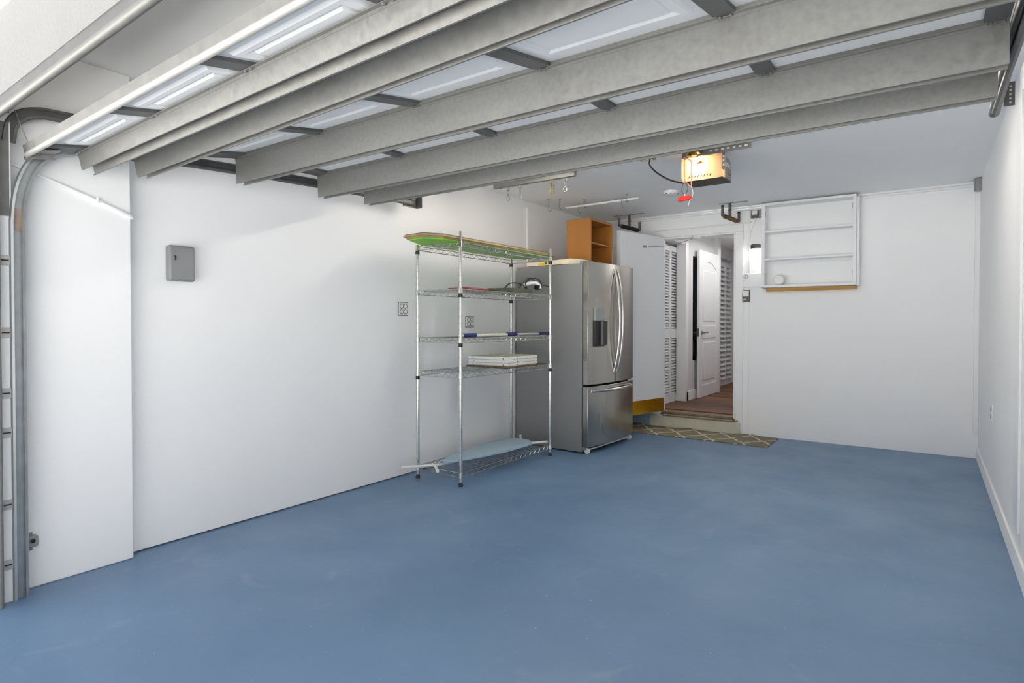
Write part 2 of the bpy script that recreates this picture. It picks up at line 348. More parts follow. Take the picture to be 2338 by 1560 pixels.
# dark niche with shelves and odds and ends
n = thing('niche_cabinet', (.5,8.1,.70), 'dark grey shelf cabinet in the hallway niche behind the panel door', 'cabinet')
B(.36,.40,7.88,8.79,.71,2.09).build('back_panel', NICHE, n); 
for z in (1.15,1.50,1.85): B(.40,.72,7.88,8.79,z,z+.025).build('shelf', NICHE, n)
B(.40,.76,8.2,8.22,.71,2.09).build('side_panel', NICHE, n)
hb = thing('black_bag', (.74,8.05,.70), 'small black bag hanging at the hallway niche', 'bag')
MB().lathe((.74,8.05,.70), [(.03,0),(.07,.05),(.075,.15),(.05,.26),(.015,.3)], n=14).build('pouch', BLACKP, hb, smooth=True)
MB().loop((.74,8.05,1.0), .03, .05, .005, 'x').build('strap', BLACKP, hb)
bt = thing('white_bottle', (.72,7.90,.70), 'white bottle on the hallway niche ledge', 'bottle')
MB().lathe((.72,7.90,.70), [(.03,0),(.032,.02),(.032,.12),(.014,.15)], n=14).build('body', WHITEP, bt, smooth=True)
MB().lathe((.72,7.90,.85), [(.015,0),(.015,.03)], n=12).build('cap', WHITEP, bt, smooth=True)

def louvre(name, x, ys, z0, z1, cols, label, thick=.03, mid=None, knob=None, pitch=.036, depth=.032):
    """bifold leaf pair: cols = list of (y0,y1) leaves"""
    d = thing(name, (x, ys[0], z0), label, 'door', kind='structure')
    for (a, b) in cols:
        w = .028 if (b-a) < .4 else .04
        leaf = MB().box(x-thick,x,a,a+w,z0,z1).box(x-thick,x,b-w,b,z0,z1).box(x-thick,x,a+w,b-w,z0,z0+.10).box(x-thick,x,a+w,b-w,z1-.07,z1)
        spans = [(z0+.10, z1-.07)]
        if mid: leaf.box(x-thick,x,a+w,b-w,mid[0],mid[1]); spans = [(z0+.10,mid[0]),(mid[1],z1-.07)]
        lf = leaf.build('leaf', DOORW, d, bevel=.003)
        sm = MB().obox((0,0,0), ((math.cos(R(48)),0,-math.sin(R(48))),(0,1,0),(math.sin(R(48)),0,math.cos(R(48)))), depth/2, (b-a)/2-w, .003).mesh('slat', DOORW)
        L = MW[lf].translation
        for s0, s1 in spans:
            nn = int((s1-s0)/pitch)
            for i in range(nn):
                z = s0+(i+.5)*(s1-s0)/nn
                inst('slat', sm, lf, (x-thick/2-L.x, (a+b)/2-L.y, z-L.z))
    if knob: MB().lathe((x,knob[0],knob[1]), [(.008,0),(.008,.012),(.018,.02),(.018,.03),(.006,.036)], 'x', 14).build('knob', WHITEP, d, smooth=True)
    return d
louvre('door_2', .685, (6.99,7.56), .185, 2.19, [(6.99,7.345),(7.35,7.56+.27)], 'white louvred bifold closet door just inside the doorway on the left', mid=(1.01,1.13), knob=(7.68,1.07))
louvre('door_3', .64, (9.72,10.5), .185, 2.19, [(9.70,10.03),(10.035,10.37)], 'white louvred bifold door at the far end of the hallway', knob=(9.93,1.15), pitch=.075, depth=.098)

# hallway panel door
pd = thing('door_4', (.87,8.84,.19), 'white two panel interior door standing open in the hallway', 'door', kind='structure')
x0, x1 = .832, .868; ya, yb, za, zb = 7.945, 8.85, .195, 2.19
B(x0+.008,x1-.008,ya,yb,za,zb).build('slab', DOORW, pd)
fr = MB()
for xs in ((x1-.008,x1),(x0,x0+.008)):
    fr.box(*xs,ya,ya+.13,za,zb).box(*xs,yb-.13,yb,za,zb).box(*xs,ya+.13,yb-.13,za,.36).box(*xs,ya+.13,yb-.13,1.0,1.17)
    pts = [(ya+.13,zb),(yb-.13,zb),(yb-.13,1.96)]
    for i in range(13):
        q = i/12; pts.append((yb-.13-(yb-ya-.26)*q, 1.96+.09*math.sin(math.pi*q)))
    pts.append((ya+.13,1.96)); fr.prism(pts, 'x', *xs)
fr.build('frame', DOORW, pd, bevel=.003)
for (pz0, pz1) in ((.42,.94),(1.23,1.92)):
    a, b = ya+.18, yb-.18
    B(x1-.012,x1-.002,a,b,pz0,pz1).build('raised_panel', DOORW, pd, bevel=.008)
hd = MB().lathe((x1,ya+.09,1.075), [(.028,0),(.028,.008),(.012,.012),(.012,.04)], 'x', 16).cyl((x1+.04,ya+.09,1.075),(x1+.045,ya+.22,1.075),.009,10)
hd.cyl((x0,ya+.09,1.075),(x0-.04,ya+.09,1.075),.012,10).cyl((x0-.04,ya+.09,1.075),(x0-.045,ya+.02,1.075),.009,10)
hd.build('lever_handle', ZINC, pd, smooth=True)
B(x0+.006,x1-.006,ya-.003,ya,1.02,1.13).build('latch_plate', DGREY, pd)
# added hall fill light (out of sight, put in to brighten the hallway)
hl = thing('hall_fill', (1.45,8.1,ZC), 'unseen round fill light added on the hallway ceiling', 'lamp')
MB().lathe((1.45,8.1,ZC-.09), [(.04,0),(.11,.02),(.15,.06),(.16,.09)], n=24).build('globe', glow_mat('hall_fill_globe',(255,252,246),1.5), hl, smooth=True)
ld = bpy.data.lights.new('hall_fill_light','AREA'); ld.energy = 13; ld.shape = 'RECTANGLE'; ld.size = .5; ld.size_y = 2.2; ld.color = (1,.97,.93); lo = bpy.data.objects.new('hall_fill_light', ld); COL.objects.link(lo); lo.parent = hl; lo.location = (-.1,.3,-.12)

# ------------------------------------------------------------------ house door (plain slab, opened into the garage)
ang = math.atan2(.20,.74)
d1 = thing('door_1', (.868,6.605,.19), 'plain white slab door with brass kick plate, swung open beside the refrigerator', 'door', rot=(0,0,-ang-math.pi/2), kind='structure')
# local: x runs from hinge to free edge, y = face towards the right of the picture
B(0,.79,-.022,.022,0.0,2.0).build('slab', DOORW, d1, bevel=.003, local=True)
B(.012,.775,.022,.026,.004,.155).build('kick_plate', BRASS, d1, local=True)
B(.70,.745,.022,.027,1.80,1.90).build('switch_plate', WHITEP, d1, bevel=.003, local=True)
for z in (.25,1.0,1.75): MB().cyl((0,.026,z-.045),(0,.026,z+.045),.009,8).build('hinge', DOORW, d1, smooth=True, local=True)
MB().box(.35,.40,.022,.036,1.85,1.875).build('chain_bracket', ZINC, d1, local=True)
dc = thing('door_chain', (.95,6.55,2.15), 'thin white chain stay from the slab door to the door head', 'chain')
pts = []
pa, pb = Vector((.80,6.30,2.06)), Vector((1.24,6.63,2.165))
for i in range(21):
    q = i/20; p = pa.lerp(pb,q); p.z -= .035*math.sin(math.pi*q); pts.append(p)
MB().tube(pts, .0035, 6).build('chain', ZINC, dc, smooth=True)
B(1.22,1.30,6.60,6.645,2.145,2.172).build('head_bracket', WHITEP, dc, bevel=.003)

# ------------------------------------------------------------------ rug
rg = MB(); NX, NY = 40, 8; X0, X1, Y0, Y1 = .42, 2.117, 6.075, 6.585
vs = []; fs = []
for j in range(NY+1):
    for i in range(NX+1):
        u, v = i/NX, j/NY; x = X0+(X1-X0)*u; y = Y0+(Y1-Y0)*v + .012*math.sin(u*9)*(v)
        z = .008 + (.012*max(0,math.sin(u*17))*v**3) + .003*abs(math.sin(u*31+v*3))
        vs.append((x, min(y,6.592), z))
k = len(vs); vs += [(a,b,.001) for a,b,c in vs]
for j in range(NY):
    for i in range(NX):
        a = j*(NX+1)+i; fs += [(a,a+1,a+NX+2,a+NX+1), (k+a+NX+1,k+a+NX+2,k+a+1,k+a)]
for i in range(NX): fs += [(i+1,i,k+i,k+i+1), (NY*(NX+1)+i, NY*(NX+1)+i+1, k+NY*(NX+1)+i+1, k+NY*(NX+1)+i)]
for j in range(NY): fs += [(j*(NX+1),(j+1)*(NX+1),k+(j+1)*(NX+1),k+j*(NX+1)), ((j+1)*(NX+1)-1+NX+1,(j+1)*(NX+1)-1,k+(j+1)*(NX+1)-1,k+(j+1)*(NX+1)-1+NX+1)]
rg.add(vs, fs); tag(rg.build('runner_rug', RUG, smooth=True), 'taupe runner rug with cream trellis lines before the doorway step', 'rug')

# ------------------------------------------------------------------ refrigerator
FA = R(2.7)
FR = thing('refrigerator', (.780,4.815,0), 'stainless steel french door refrigerator with bottom freezer drawer', 'refrigerator', rot=(0,0,-FA))
# local x: towards the front, local y: along the front
WF = .905
B(-.755,0,0,WF,.012,1.75).build('body', FSIDE, FR, bevel=.004, local=True)
B(0,.012,.01,WF-.01,.06,1.745).build('gasket', FDARK, FR, local=True)
def front(y): return .066 + .042*(1-((y-WF/2)/(WF/2))**2)
def dslab(y0, y1, z0, z1):
    pts = [(.012,y0),(.012,y1)]
    for i in range(13):
        y = y1+(y0-y1)*i/12; pts.append((front(y), y))
    return MB().prism(pts, 'z', z0, z1)
DL = dslab(0,WF/2-.003,.635,1.765).build('door', STEEL, FR, bevel=.004, local=True, smooth=True)
DR = dslab(WF/2+.003,WF,.635,1.765).build('door', STEEL, FR, bevel=.004, local=True, smooth=True)
DD = dslab(0,WF,.065,.618).build('freezer_drawer', STEEL, FR, bevel=.004, local=True, smooth=True)
def bow(m, pts, hw, ht):   # flat bar along points (x,y,z) with width dir
    return m.tube(pts, hw, 8)
for dpar, yy in ((DL, WF/2-.032), (DR, WF/2+.032)):
    pts = []
    for i in range(17):
        q = i/16; pts.append((front(yy)-.002+.062*math.sin(math.pi*q)**.75, yy, .735+q*.985))
    MB().tube(pts, .0125, 10).build('handle', STEELH, dpar, smooth=True, local=True)
pts = []
for i in range(17):
    q = i/16; y = .06+q*(WF-.12); pts.append((front(y)-.002+.045*math.sin(math.pi*q)**.6, y, .575))
MB().tube(pts, .014, 10).build('handle', STEELH, DD, smooth=True, local=True)
ya_, yb_ = .085, .345
dp = MB(); 
xo = front(.085)
dp.box(front(.2)-.03,front(.2)+.004,ya_,yb_,1.225,1.345)
dsp = dp.build('dispenser_panel', FGREY, DL, bevel=.003, local=True)
nb = MB().box(front(.2)-.05,front(.2)+.0055,ya_,yb_,.985,.992).box(front(.2)-.05,front(.2)+.0055,ya_,ya_+.006,.985,1.225).box(front(.2)-.05,front(.2)+.0055,yb_-.006,yb_,.985,1.225)
nb.box(front(.2)-.01,front(.2)+.0045,ya_,yb_,.985,1.225)
nb.build('dispenser_niche', mat('dispenser_black',(24,24,26),.4,var=.1), DL, local=True)
MB().cyl((front(.2)+.002,.215,1.0),(front(.2)+.002,.215,1.22),.045,16).build('dispenser_chute', mat('dispenser_grey',(50,50,52),.35,var=.1), DL, smooth=True, local=True)
B(-.035,.05,.02,.14,1.75,1.775).build('hinge_cover', FGREY, FR, bevel=.008, local=True)
B(-.035,.05,WF-.14,WF-.02,1.75,1.775).build('hinge_cover', FGREY, FR, bevel=.008, local=True)
for yy in (.035, WF-.035):
    w = MB().lathe((.04,yy-.012,.027), [(.008,0),(.026,.002),(.027,.012),(.026,.022),(.008,.024)], 'y', 18)
    w.build('caster', WHITEP, FR, smooth=True, local=True)
MB().cyl((.035,.05,.03),(.035,WF-.05,.03),.008,8).build('front_axle_bar', WHITEP, FR, smooth=True, local=True)
B(-.06,.03,.005,.06,.035,.062).build('roller_bracket', ZINC, FR, local=True)

# things on the refrigerator
cb = thing('flat_carton', (.40,5.0,1.752), 'flat cream carton with yellow label lying on the refrigerator', 'box', rot=(0,0,-FA))
MB().prism([(-.24,-.165),(.25,-.165),(.305,-.05),(.305,.17),(-.24,.17)], 'z', 0.002, .052).build('body', CREAM, cb, bevel=.003, local=True)
B(-.10,.035,-.1665,-.165,.006,.026).build('label', YEL, cb, local=True)
B(-.025,.0,-.1668,-.165,.012,.040).build('barcode', mat('dark_print',(90,84,70),.6,var=.2), cb, local=True)
MB().box(-.241,.25,-.1668,-.165,.047,.0525).box(-.241,-.238,-.1668,.17,.002,.053).build('edge_tape', mat('brown_tape',(146,96,60),.6,var=.1), cb, local=True)
wc = thing('wooden_wall_cabinet', (.50,5.47,1.76), 'honey brown open wooden cabinet standing on the refrigerator', 'cabinet', rot=(0,0,R(-1.5)))
# local: x front, y along
cx0, cx1, cy0, cy1, ch = -.12, .158, -.235, .235, .475
B(cx0,cx1,cy0,cy0+.018,0,ch).build('side_panel', WOODC, wc, local=True, bevel=.0015)
B(cx0,cx1,cy1-.018,cy1,0,ch).build('side_panel', WOODC, wc, local=True, bevel=.0015)
B(cx0,cx1-.001,cy0+.018,cy1-.018,ch-.018,ch-.001).build('top_panel', WOODC, wc, local=True)
B(cx0,cx1-.001,cy0+.018,cy1-.018,.0,.018).build('bottom_panel', WOODC, wc, local=True)
B(cx0,cx1-.03,cy0+.018,cy1-.018,ch*.50,ch*.50+.016).build('shelf', WOODC, wc, local=True)
B(cx0,cx0+.008,cy0+.018,cy1-.018,.018,ch-.018).build('back_panel', WOODC, wc, local=True)
B(cx0-.002,cx1,cy0-.001,cy1+.001,ch-.001,ch+.006).build('top_edge', WOODE, wc, local=True)

# ------------------------------------------------------------------ chrome wire rack
RX0, RX1, RY0, RY1 = .146, .578, 3.335, 4.590
RK = thing('wire_shelving_rack', ((RX0+RX1)/2,(RY0+RY1)/2,0), 'five tier chrome wire shelving rack beside the refrigerator', 'shelf')
for px, py, top in ((RX0,RY0,1.80),(RX1,RY0,1.866),(RX0,RY1,1.80),(RX1,RY1,1.87)):
    m = MB().cyl((px,py,.03),(px,py,top),.0125,14)
    po = m.build('post', CHROME, RK, smooth=True)
    g = MB()
    for k in range(2, int(top/.05)): g.lathe((px,py,k*.05), [(.0125,0),(.0129,.001),(.0129,.003),(.0125,.004)], n=10)
    g.build('groove_rings', WIRE, po)['kind'] = 'stuff'
    MB().lathe((px,py,0), [(.017,0),(.017,.012),(.012,.02),(.012,.034)], n=14).build('foot', BLACKP, po, smooth=True)
    MB().lathe((px,py,top-.001), [(.0135,0),(.0135,.006),(.004,.008)], n=12).build('cap', CHROME, po, smooth=True)
LV = [.095, .828, 1.088, 1.452, 1.795]
for li, z in enumerate(LV):
    sh = MB()
    for zz in (z, z-.032):
        sh.cyl((RX0,RY0,zz),(RX1,RY0,zz),.0035,6).cyl((RX0,RY1,zz),(RX1,RY1,zz),.0035,6).cyl((RX0,RY0,zz),(RX0,RY1,zz),.0035,6).cyl((RX1,RY0,zz),(RX1,RY1,zz),.0035,6)
    sh = sh.build('shelf', WIRE, RK, smooth=True)
    def zig(a, b, n):
        pts = []
        for i in range(2*n+1):
            q = i/(2*n); p = Vector(a).lerp(Vector(b), q); p.z = z if i % 2 == 0 else z-.032; pts.append(p)
        tr = MB().tube(pts, .002, 5); tr.build('truss_wire', WIRE, sh)
    for xx in (RX0,RX1): zig((xx,RY0+.02,z),(xx,RY1-.02,z),17)
    for yy in (RY0,RY1): zig((RX0+.02,yy,z),(RX1-.02,yy,z),6)
    pass
    wr = MB(); nw = 13
    for i in range(1, nw):
        xx = RX0+(RX1-RX0)*i/nw; wr.cyl((xx,RY0,z+.003),(xx,RY1,z+.003),.0012,5)
    wr.build('deck_wires', WIRE, sh)['kind'] = 'stuff'
    for i in range(1,4):
        yy = RY0+(RY1-RY0)*i/4; MB().cyl((RX0,yy,z-.002),(RX1,yy,z-.002),.003,6).build('cross_wire', WIRE, sh)
    for px in (RX0,RX1):
        for py in (RY0,RY1):
            c = MB().lathe((px,py,z-.036), [(.0165,0),(.019,.002),(.0165,.042),(.013,.043)], n=14); c.build('collar', CHROME, sh, smooth=True)
            if (li,px,py) in ((4,RX0,RY0),(3,RX1,RY0),(4,RX0,RY1),(3,RX0,RY1),(4,RX1,RY1),(1,RX1,RY1),(1,RX0,RY0),(2,RX1,RY0)):
                MB().lathe((px,py,z-.062), [(.016,0),(.0172,.003),(.016,.026)], n=12).build('split_sleeve', BLACKP, sh, smooth=True)
# ------------------------------------------------------------------ things on the rack
zt = LV[4]+.006
gp = thing('green_board', (.38,3.86,zt), 'lime green framed board lying face down on the top rack shelf', 'board', rot=(0,0,R(-1)))
MB().prism([(-.07,-.77),(.09,-.78),(.165,-.66),(.17,.70),(.13,.86),(.05,.875),(-.19,.66),(-.195,-.52)], 'z', 0, .008).build('green_face', GREEN, gp, local=True)
MB().prism([(-.08,-.785),(.095,-.795),(.175,-.67),(.178,.71),(.14,.875),(.05,.89),(-.20,.67),(-.205,-.53)], 'z', .008, .020).build('backing_board', TAN, gp, local=True)
tb = thing('tan_board', (.385,3.86,zt+.020), 'thin tan board stacked on the green board of the rack', 'board', rot=(0,0,R(-.4)))
MB().prism([(-.10,-.81),(.10,-.82),(.18,-.69),(.182,.64),(.15,.78),(.0,.80),(-.20,.63),(-.205,-.54)], 'z', 0, .010).build('panel', mat('pale_tan_board',(168,146,108),.6,var=.06), tb, local=True)
MB().prism([(-.09,-.80),(.10,-.81),(.175,-.68),(.178,.63),(.14,.77),(.0,.79),(-.19,.62),(-.20,-.53)], 'z', .010, .018).build('top_sheet', OLIVE, tb, local=True)
z2 = LV[3]+.0055
gb = thing('grey_metal_box', (.36,4.28,z2), 'low grey green metal box on the second rack shelf', 'box', rot=(0,0,R(8)))
B(-.13,.13,-.20,.17,0,.045).build('body', BOXGR, gb, bevel=.004, local=True)
MB().lathe((.0,-.10,.045), [(.03,0),(.03,.002),(.001,.003)], n=18).build('sticker', WHITEP, gb, local=True)
cbx = thing('cable_bundle', (.42,4.40,z2+.047), 'black and white cable bundle on the grey metal box', 'cable')
m = MB(); c0 = Vector((.42,4.40,z2+.047))
def curve(p, n=10):
    out = []; P = [Vector(q) for q in p]
    P = [P[0]*2-P[1]]+P+[P[-1]*2-P[-2]]
    for i in range(1, len(P)-2):
        for k in range(n):
            t_ = k/n; a, b, c, d = P[i-1], P[i], P[i+1], P[i+2]
            out.append(.5*((2*b)+(c-a)*t_+(2*a-5*b+4*c-d)*t_*t_+(3*b-a-3*c+d)*t_**3))
    out.append(P[-2]); return out
m.tube(curve([c0+Vector(q) for q in ((-.10,-.16,.005),(-.06,-.12,.05),(.0,-.05,.045),(.03,.0,.005),(.0,.03,.06),(.04,.07,.10),(.08,.12,.085),(.10,.14,.03),(.06,.12,.0),(.08,.05,.03))]), .005, 8)
m.tube(curve([c0+Vector(q) for q in ((-.02,-.06,.004),(.01,.0,.07),(.03,.05,.10),(.07,.10,.06),(.12,.17,.035),(.16,.22,.03))]), .004, 8)
m.build('black_cables', BLACKP, cbx, smooth=True)
m = MB().tube(curve([c0+Vector(q) for q in ((-.03,.02,.03),(.02,.06,.055),(.06,.10,.06),(.085,.12,.035),(.09,.12,.008))]), .017, 10)
m.build('white_cable_wrap', WHITEP, cbx, smooth=True)
B(.47,.52,4.49,4.53,z2+.047,z2+.085).build('power_adapter', BLACKP, cbx, bevel=.004)
sb = thing('black_tray', (.37,3.82,z2), 'flat dark tray lying mid shelf on the second rack tier', 'tray')
B(.20,.56,3.74,4.02,z2,z2+.012).build('body', mat('charcoal_tray',(64,60,58),.5,var=.1), sb, bevel=.004)
tag(B(.36,.56,3.44,3.70,z2,z2+.014).build('folded_red_cloth', REDD, bevel=.005), 'folded dull red cloth at the near end of the second rack shelf', 'cloth')
z3 = LV[2]+.0055
pl = thing('telescopic_pole', (.535,4.0,z3), 'white telescopic pole with navy grips on the middle rack shelf', 'pole')
MB().cyl((.545,3.36,z3+.0135),(.53,4.05,z3+.0135),.0125,14).build('outer_tube', mat('pole_white',(214,212,200),.35,var=.03), pl, smooth=True)
MB().cyl((.53,4.05,z3+.0135),(.522,4.62,z3+.0135),.009,14).build('inner_tube', mat('pole_grey',(196,196,196),.3,.3,var=.03), pl, smooth=True)
for a, b, r in ((3.40,3.56,.0155),(3.98,4.12,.0155),(4.48,4.60,.0135)):
    f_ = lambda y: .545-(y-3.36)/(4.62-3.36)*.023
    MB().cyl((f_(a),a,z3+.016),(f_(b),b,z3+.016),r,14).build('grip', NAVY, pl, smooth=True)
MB().lathe((.522,4.62,z3+.0135), [(.010,0),(.016,.004),(.016,.018),(.008,.024)], 'y', 12).build('tip', BLACKP, pl, smooth=True)
z4 = LV[1]+.0055
tag(MB().prism([(.16,3.90),(.60,3.86),(.61,4.50),(.20,4.53)], 'z', z4, z4+.012).build('door_mat', DARKM, bevel=.003), 'dark speckled mat under the white trays on the fourth rack tier', 'mat')
for i, lb in enumerate(('lowest of three white folding trays stacked on the rack','middle of three white folding trays stacked on the rack','topmost white folding tray with speckled grille lid on the rack')):
    zz = z4+.0125+i*.0255
    t = thing('folding_tray', (.36,4.17,zz), lb, 'tray', rot=(0,0,R(1.5+ (i==1)*1.2)), group='white folding trays on the rack')
    hx, hy = .205, .235
    B(-hx,hx,-hy,hy,0,.024).build('tray_body', WHITEP, t, bevel=.004, local=True)
    for bx in ((-hx+.05,-hx+.06,-hy-.001,-hy,.006,.014),(hx-.05,hx-.04,-hy-.001,-hy,.006,.014),(hx,hx+.001,-.1,-.09,.006,.014)): B(*bx).build('slot', FDARK, t, local=True)
    if i == 2:
        B(-hx+.012,hx-.012,-hy+.012,hy-.012,.0241,.0262).build('grille', GRID, t, local=True)
        rb = MB()
        for a in (-.06,.06): rb.box(-hx+.012,hx-.012,a-.004,a+.004,.0262,.029)
        for a in (-.05,.05): rb.box(a-.004,a+.004,-hy+.012,hy-.012,.0262,.029)
        rb.build('grille_ribs', mat('pale_olive_rib',(196,196,168),.6,var=.05), t, local=True)
# ironing board
ib = thing('ironing_board', (.36,3.92,LV[0]+.005), 'pale blue small ironing board folded flat on the bottom rack shelf', 'ironing board')
outl = []
ax0, ax1 = Vector((.345,3.40)), Vector((.37,4.47)); dv = (ax1-ax0); ln = dv.length; dv.normalize(); pv = Vector((dv.y,-dv.x))
def wid(q): return .155*min(1, (q/.55)**.62)*(1 if q < .85 else max(0.,1-((q-.85)/.15)**2.6)**.5)
qs = [0,.01,.03,.06,.1,.16,.24,.34,.45,.56,.7,.8,.86,.9,.94,.97,.99,1.]
outl = [tuple(ax0+dv*ln*q+pv*max(wid(q),.003)) for q in qs]+[tuple(ax0+dv*ln*q-pv*max(wid(q),.003)) for q in reversed(qs)]
zb_ = LV[0]+.030
MB().prism(outl, 'z', zb_, zb_+.024).build('padded_top', IRON, ib, bevel=.009, seg=3)
m = MB().tube(curve([(.15,3.17,zb_-.011),(.26,3.32,zb_-.011),(.33,3.5,zb_-.013),(.36,4.3,zb_-.013)]), .0105, 10)
m.tube([(.30,3.36,zb_-.010),(.44,3.235,zb_-.010)], .0105, 10)
m.build('leg', WHITEP, ib, smooth=True)
m = MB().tube([(.30,3.9,zb_-.012),(.42,4.45,zb_-.010),(.545,4.60,zb_-.005)], .0105, 10).tube([(.40,4.40,zb_-.012),(.24,4.61,zb_+.012)], .0105, 10)
m.build('leg', WHITEP, ib, smooth=True)
for c in ((.15,3.17,zb_-.011),(.44,3.235,zb_-.010),(.24,4.61,zb_+.012)): MB().lathe((c[0],c[1],c[2]-.0125), [(.008,0),(.0125,.004),(.0125,.021),(.008,.025)], n=12).build('foot_cap', WHITEP, ib, smooth=True)

# ------------------------------------------------------------------ left wall fittings
kb = thing('key_box', (0,1.61,1.43), 'grey metal key box on the long wall near the pilaster', 'box')
B(.001,.028,1.548,1.682,1.43,1.62).build('case', KEYB, kb, bevel=.01, seg=3)
B(.028,.058,1.544,1.682,1.428,1.622).build('door', KEYB, kb, bevel=.012, seg=3)
MB().lathe((.058,1.572,1.553), [(.010,0),(.010,.004),(.006,.006)], 'x', 16).build('lock', ZINC, kb, smooth=True)
B(.0635,.066,1.570,1.574,1.540,1.566).build('keyhole', FDARK, kb)
def outlet(name, y0, y1, z0, z1, label):
    t = thing(name, (0,(y0+y1)/2,z0), label, 'outlet')
    B(.001,.004,y0,y1,z0,z1).build('grey_gasket', STAINW, t, bevel=.002)
    B(.004,.009,y0+.006,y1-.006,z0+.006,z1-.006).build('face_plate', TRIM, t, bevel=.004)
    w, h = (y1-y0), (z1-z0)
    for a in (.31,.69):
        for b in (.3,.7):
            c = (.009, y0+w*a, z0+h*b)
            MB().loop(c, w*.165, h*.165, .0035, 'x', 18, 6).build('socket_rim', STAINW, t, smooth=True)
            MB().lathe((.008,c[1],c[2]), [(w*.15,0),(w*.15,.003)], 'x', 16).build('socket', TRIM, t)
outlet('quad_outlet', 3.265, 3.372, 1.258, 1.368, 'white quad outlet on the wall just outside the rack')
outlet('quad_outlet', 4.085, 4.208, 1.163, 1.264, 'white quad outlet seen through the rack shelves')
cd = thing('wall_conduit', (.07,1.15,1.74), 'thin white conduit sloping across the wall pilaster', 'pipe')
MB().tube([(.078,.87,1.905),(.078,.95,1.878),(.078,1.20,1.796),(.078,1.345,1.745),(.066,1.362,1.735),(.012,1.366,1.73),(.010,1.372,1.70),(.010,1.372,1.66)], .0085, 8).build('pipe', WALL, cd, smooth=True)
B(.07,.088,1.198,1.210,1.782,1.812).build('clip', WALL, cd, bevel=.003)

# ------------------------------------------------------------------ right wall fittings
t = thing('wall_outlet', (XW,5.21,.52), 'white duplex outlet low on the bare wall', 'outlet')
B(XW-.007,XW,5.17,5.25,.525,.645).build('face_plate', TRIM, t, bevel=.003)
for z in (.56,.612): MB().lathe((XW-.0105,5.21,z), [(.001,0),(.017,.0005),(.017,.003)], 'x', 16).build('socket', STAINW, t)
t = thing('junction_box', (3.70,6.5,2.40), 'grey metal junction box in the ceiling corner', 'box')
B(XW-.045,XW,6.46,6.56,2.345,2.445).build('case', KEYB, t, bevel=.004)
B(XW-.050,XW-.045,6.465,6.555,2.35,2.44).build('cover', FGREY, t, bevel=.002)
MB().cyl((XW-.03,6.56,2.38),(XW-.03,6.63,2.38),.012,10).build('conduit_stub', ZINC, t, smooth=True)

# ------------------------------------------------------------------ back wall fittings
CX0, CX1, CZ0, CZ1, CYF = 1.962, 2.812, 1.568, 2.432, 6.50
wc2 = thing('open_wall_cabinet', ((CX0+CX1)/2,YB,CZ0), 'white doorless three shelf cabinet hung on the back wall', 'cabinet')
B(CX0,CX0+.03,CYF,YB-.002,CZ0,CZ1).build('side_panel', CABW, wc2, bevel=.002)
B(CX1-.03,CX1,CYF,YB-.002,CZ0,CZ1).build('side_panel', CABW, wc2, bevel=.002)
B(CX0-.012,CX1,CYF-.006,YB-.002,CZ1-.025,CZ1).build('top_panel', CABW, wc2, bevel=.002)
B(CX0-.012,CX1+.004,CYF-.006,YB-.002,CZ0,CZ0+.024).build('bottom_panel', CABW, wc2, bevel=.002)
B(CX0+.03,CX1-.03,YB-.010,YB-.003,CZ0+.024,CZ1-.025).build('back_panel', CABW, wc2)
for z in (1.865,2.150): B(CX0+.03,CX1-.03,CYF+.005,YB-.01,z-.018,z).build('shelf', CABW, wc2, bevel=.0015)
B(CX1,CX1+.022,CYF+.03,YB-.002,CZ0-.005,CZ1-.02).build('side_batten', CABW, wc2, bevel=.002)
for zz in (1.66,2.30):
    for xx in (CX0+.03,CX1-.034): B(xx,xx+.004,CYF+.002,CYF+.022,zz,zz+.05).build('hinge', ZINC, wc2)
lg = B(1.985,2.806,YB-.045,YB-.002,1.532,1.5675).build('ledger_strip', PINE, bevel=.002)
tag(lg, 'bare pine ledger strip below the white wall cabinet', 'strip')
cu = thing('white_tub', (2.14,6.55,CZ0+.026), 'white plastic tub lying on its side in the wall cabinet', 'tub')
MB().lathe((2.125,6.515,CZ0+.025+.052), [(.040,0),(.049,.006),(.052,.012),(.050,.11),(.038,.122)], 'y', 28).build('body', WHITEP, cu, smooth=True)
MB().lathe((2.125,6.512,CZ0+.025+.052), [(.044,0),(.045,.004)], 'y', 28).build('lid', WHITEP, cu, smooth=True)
# wall lamp
wl_ = thing('wall_lamp', (1.885,YB,1.90), 'lit jar shaped wall lamp with grey cap beside the doorway', 'lamp')
MB().lathe((1.885,6.60,1.985), [(.052,0),(.054,.02),(.050,.045),(.02,.05)], n=20).build('cap', DGREY, wl_, smooth=True)
B(1.865,1.905,6.60,6.655,1.985,2.03).build('arm', DGREY, wl_, bevel=.003)
MB().lathe((1.885,6.60,1.872), [(.02,0),(.040,.01),(.046,.04),(.048,.112)], n=20).build('globe', glow_mat('lamp_globe',(255,253,248),5.5), wl_, smooth=True)
# lock plate panel
lp = thing('lock_panel', (1.83,YB,1.60), 'white rounded cover panel with round lock under the wall lamp', 'panel')
B(1.712,1.960,YB-.016,YB-.001,1.585,1.735).build('cover', CABW, lp, bevel=.012, seg=3)
MB().loop((1.775,YB-.017,1.70), .020, .020, .003, 'y', 20).build('lock_ring', ZINC, lp, smooth=True)
MB().lathe((1.775,YB-.019,1.70), [(.017,0),(.017,.004)], 'y', 18).build('lock_face', WHITEP, lp)
B(1.773,1.777,YB-.021,YB-.018,1.688,1.712).build('keyhole', DGREY, lp)
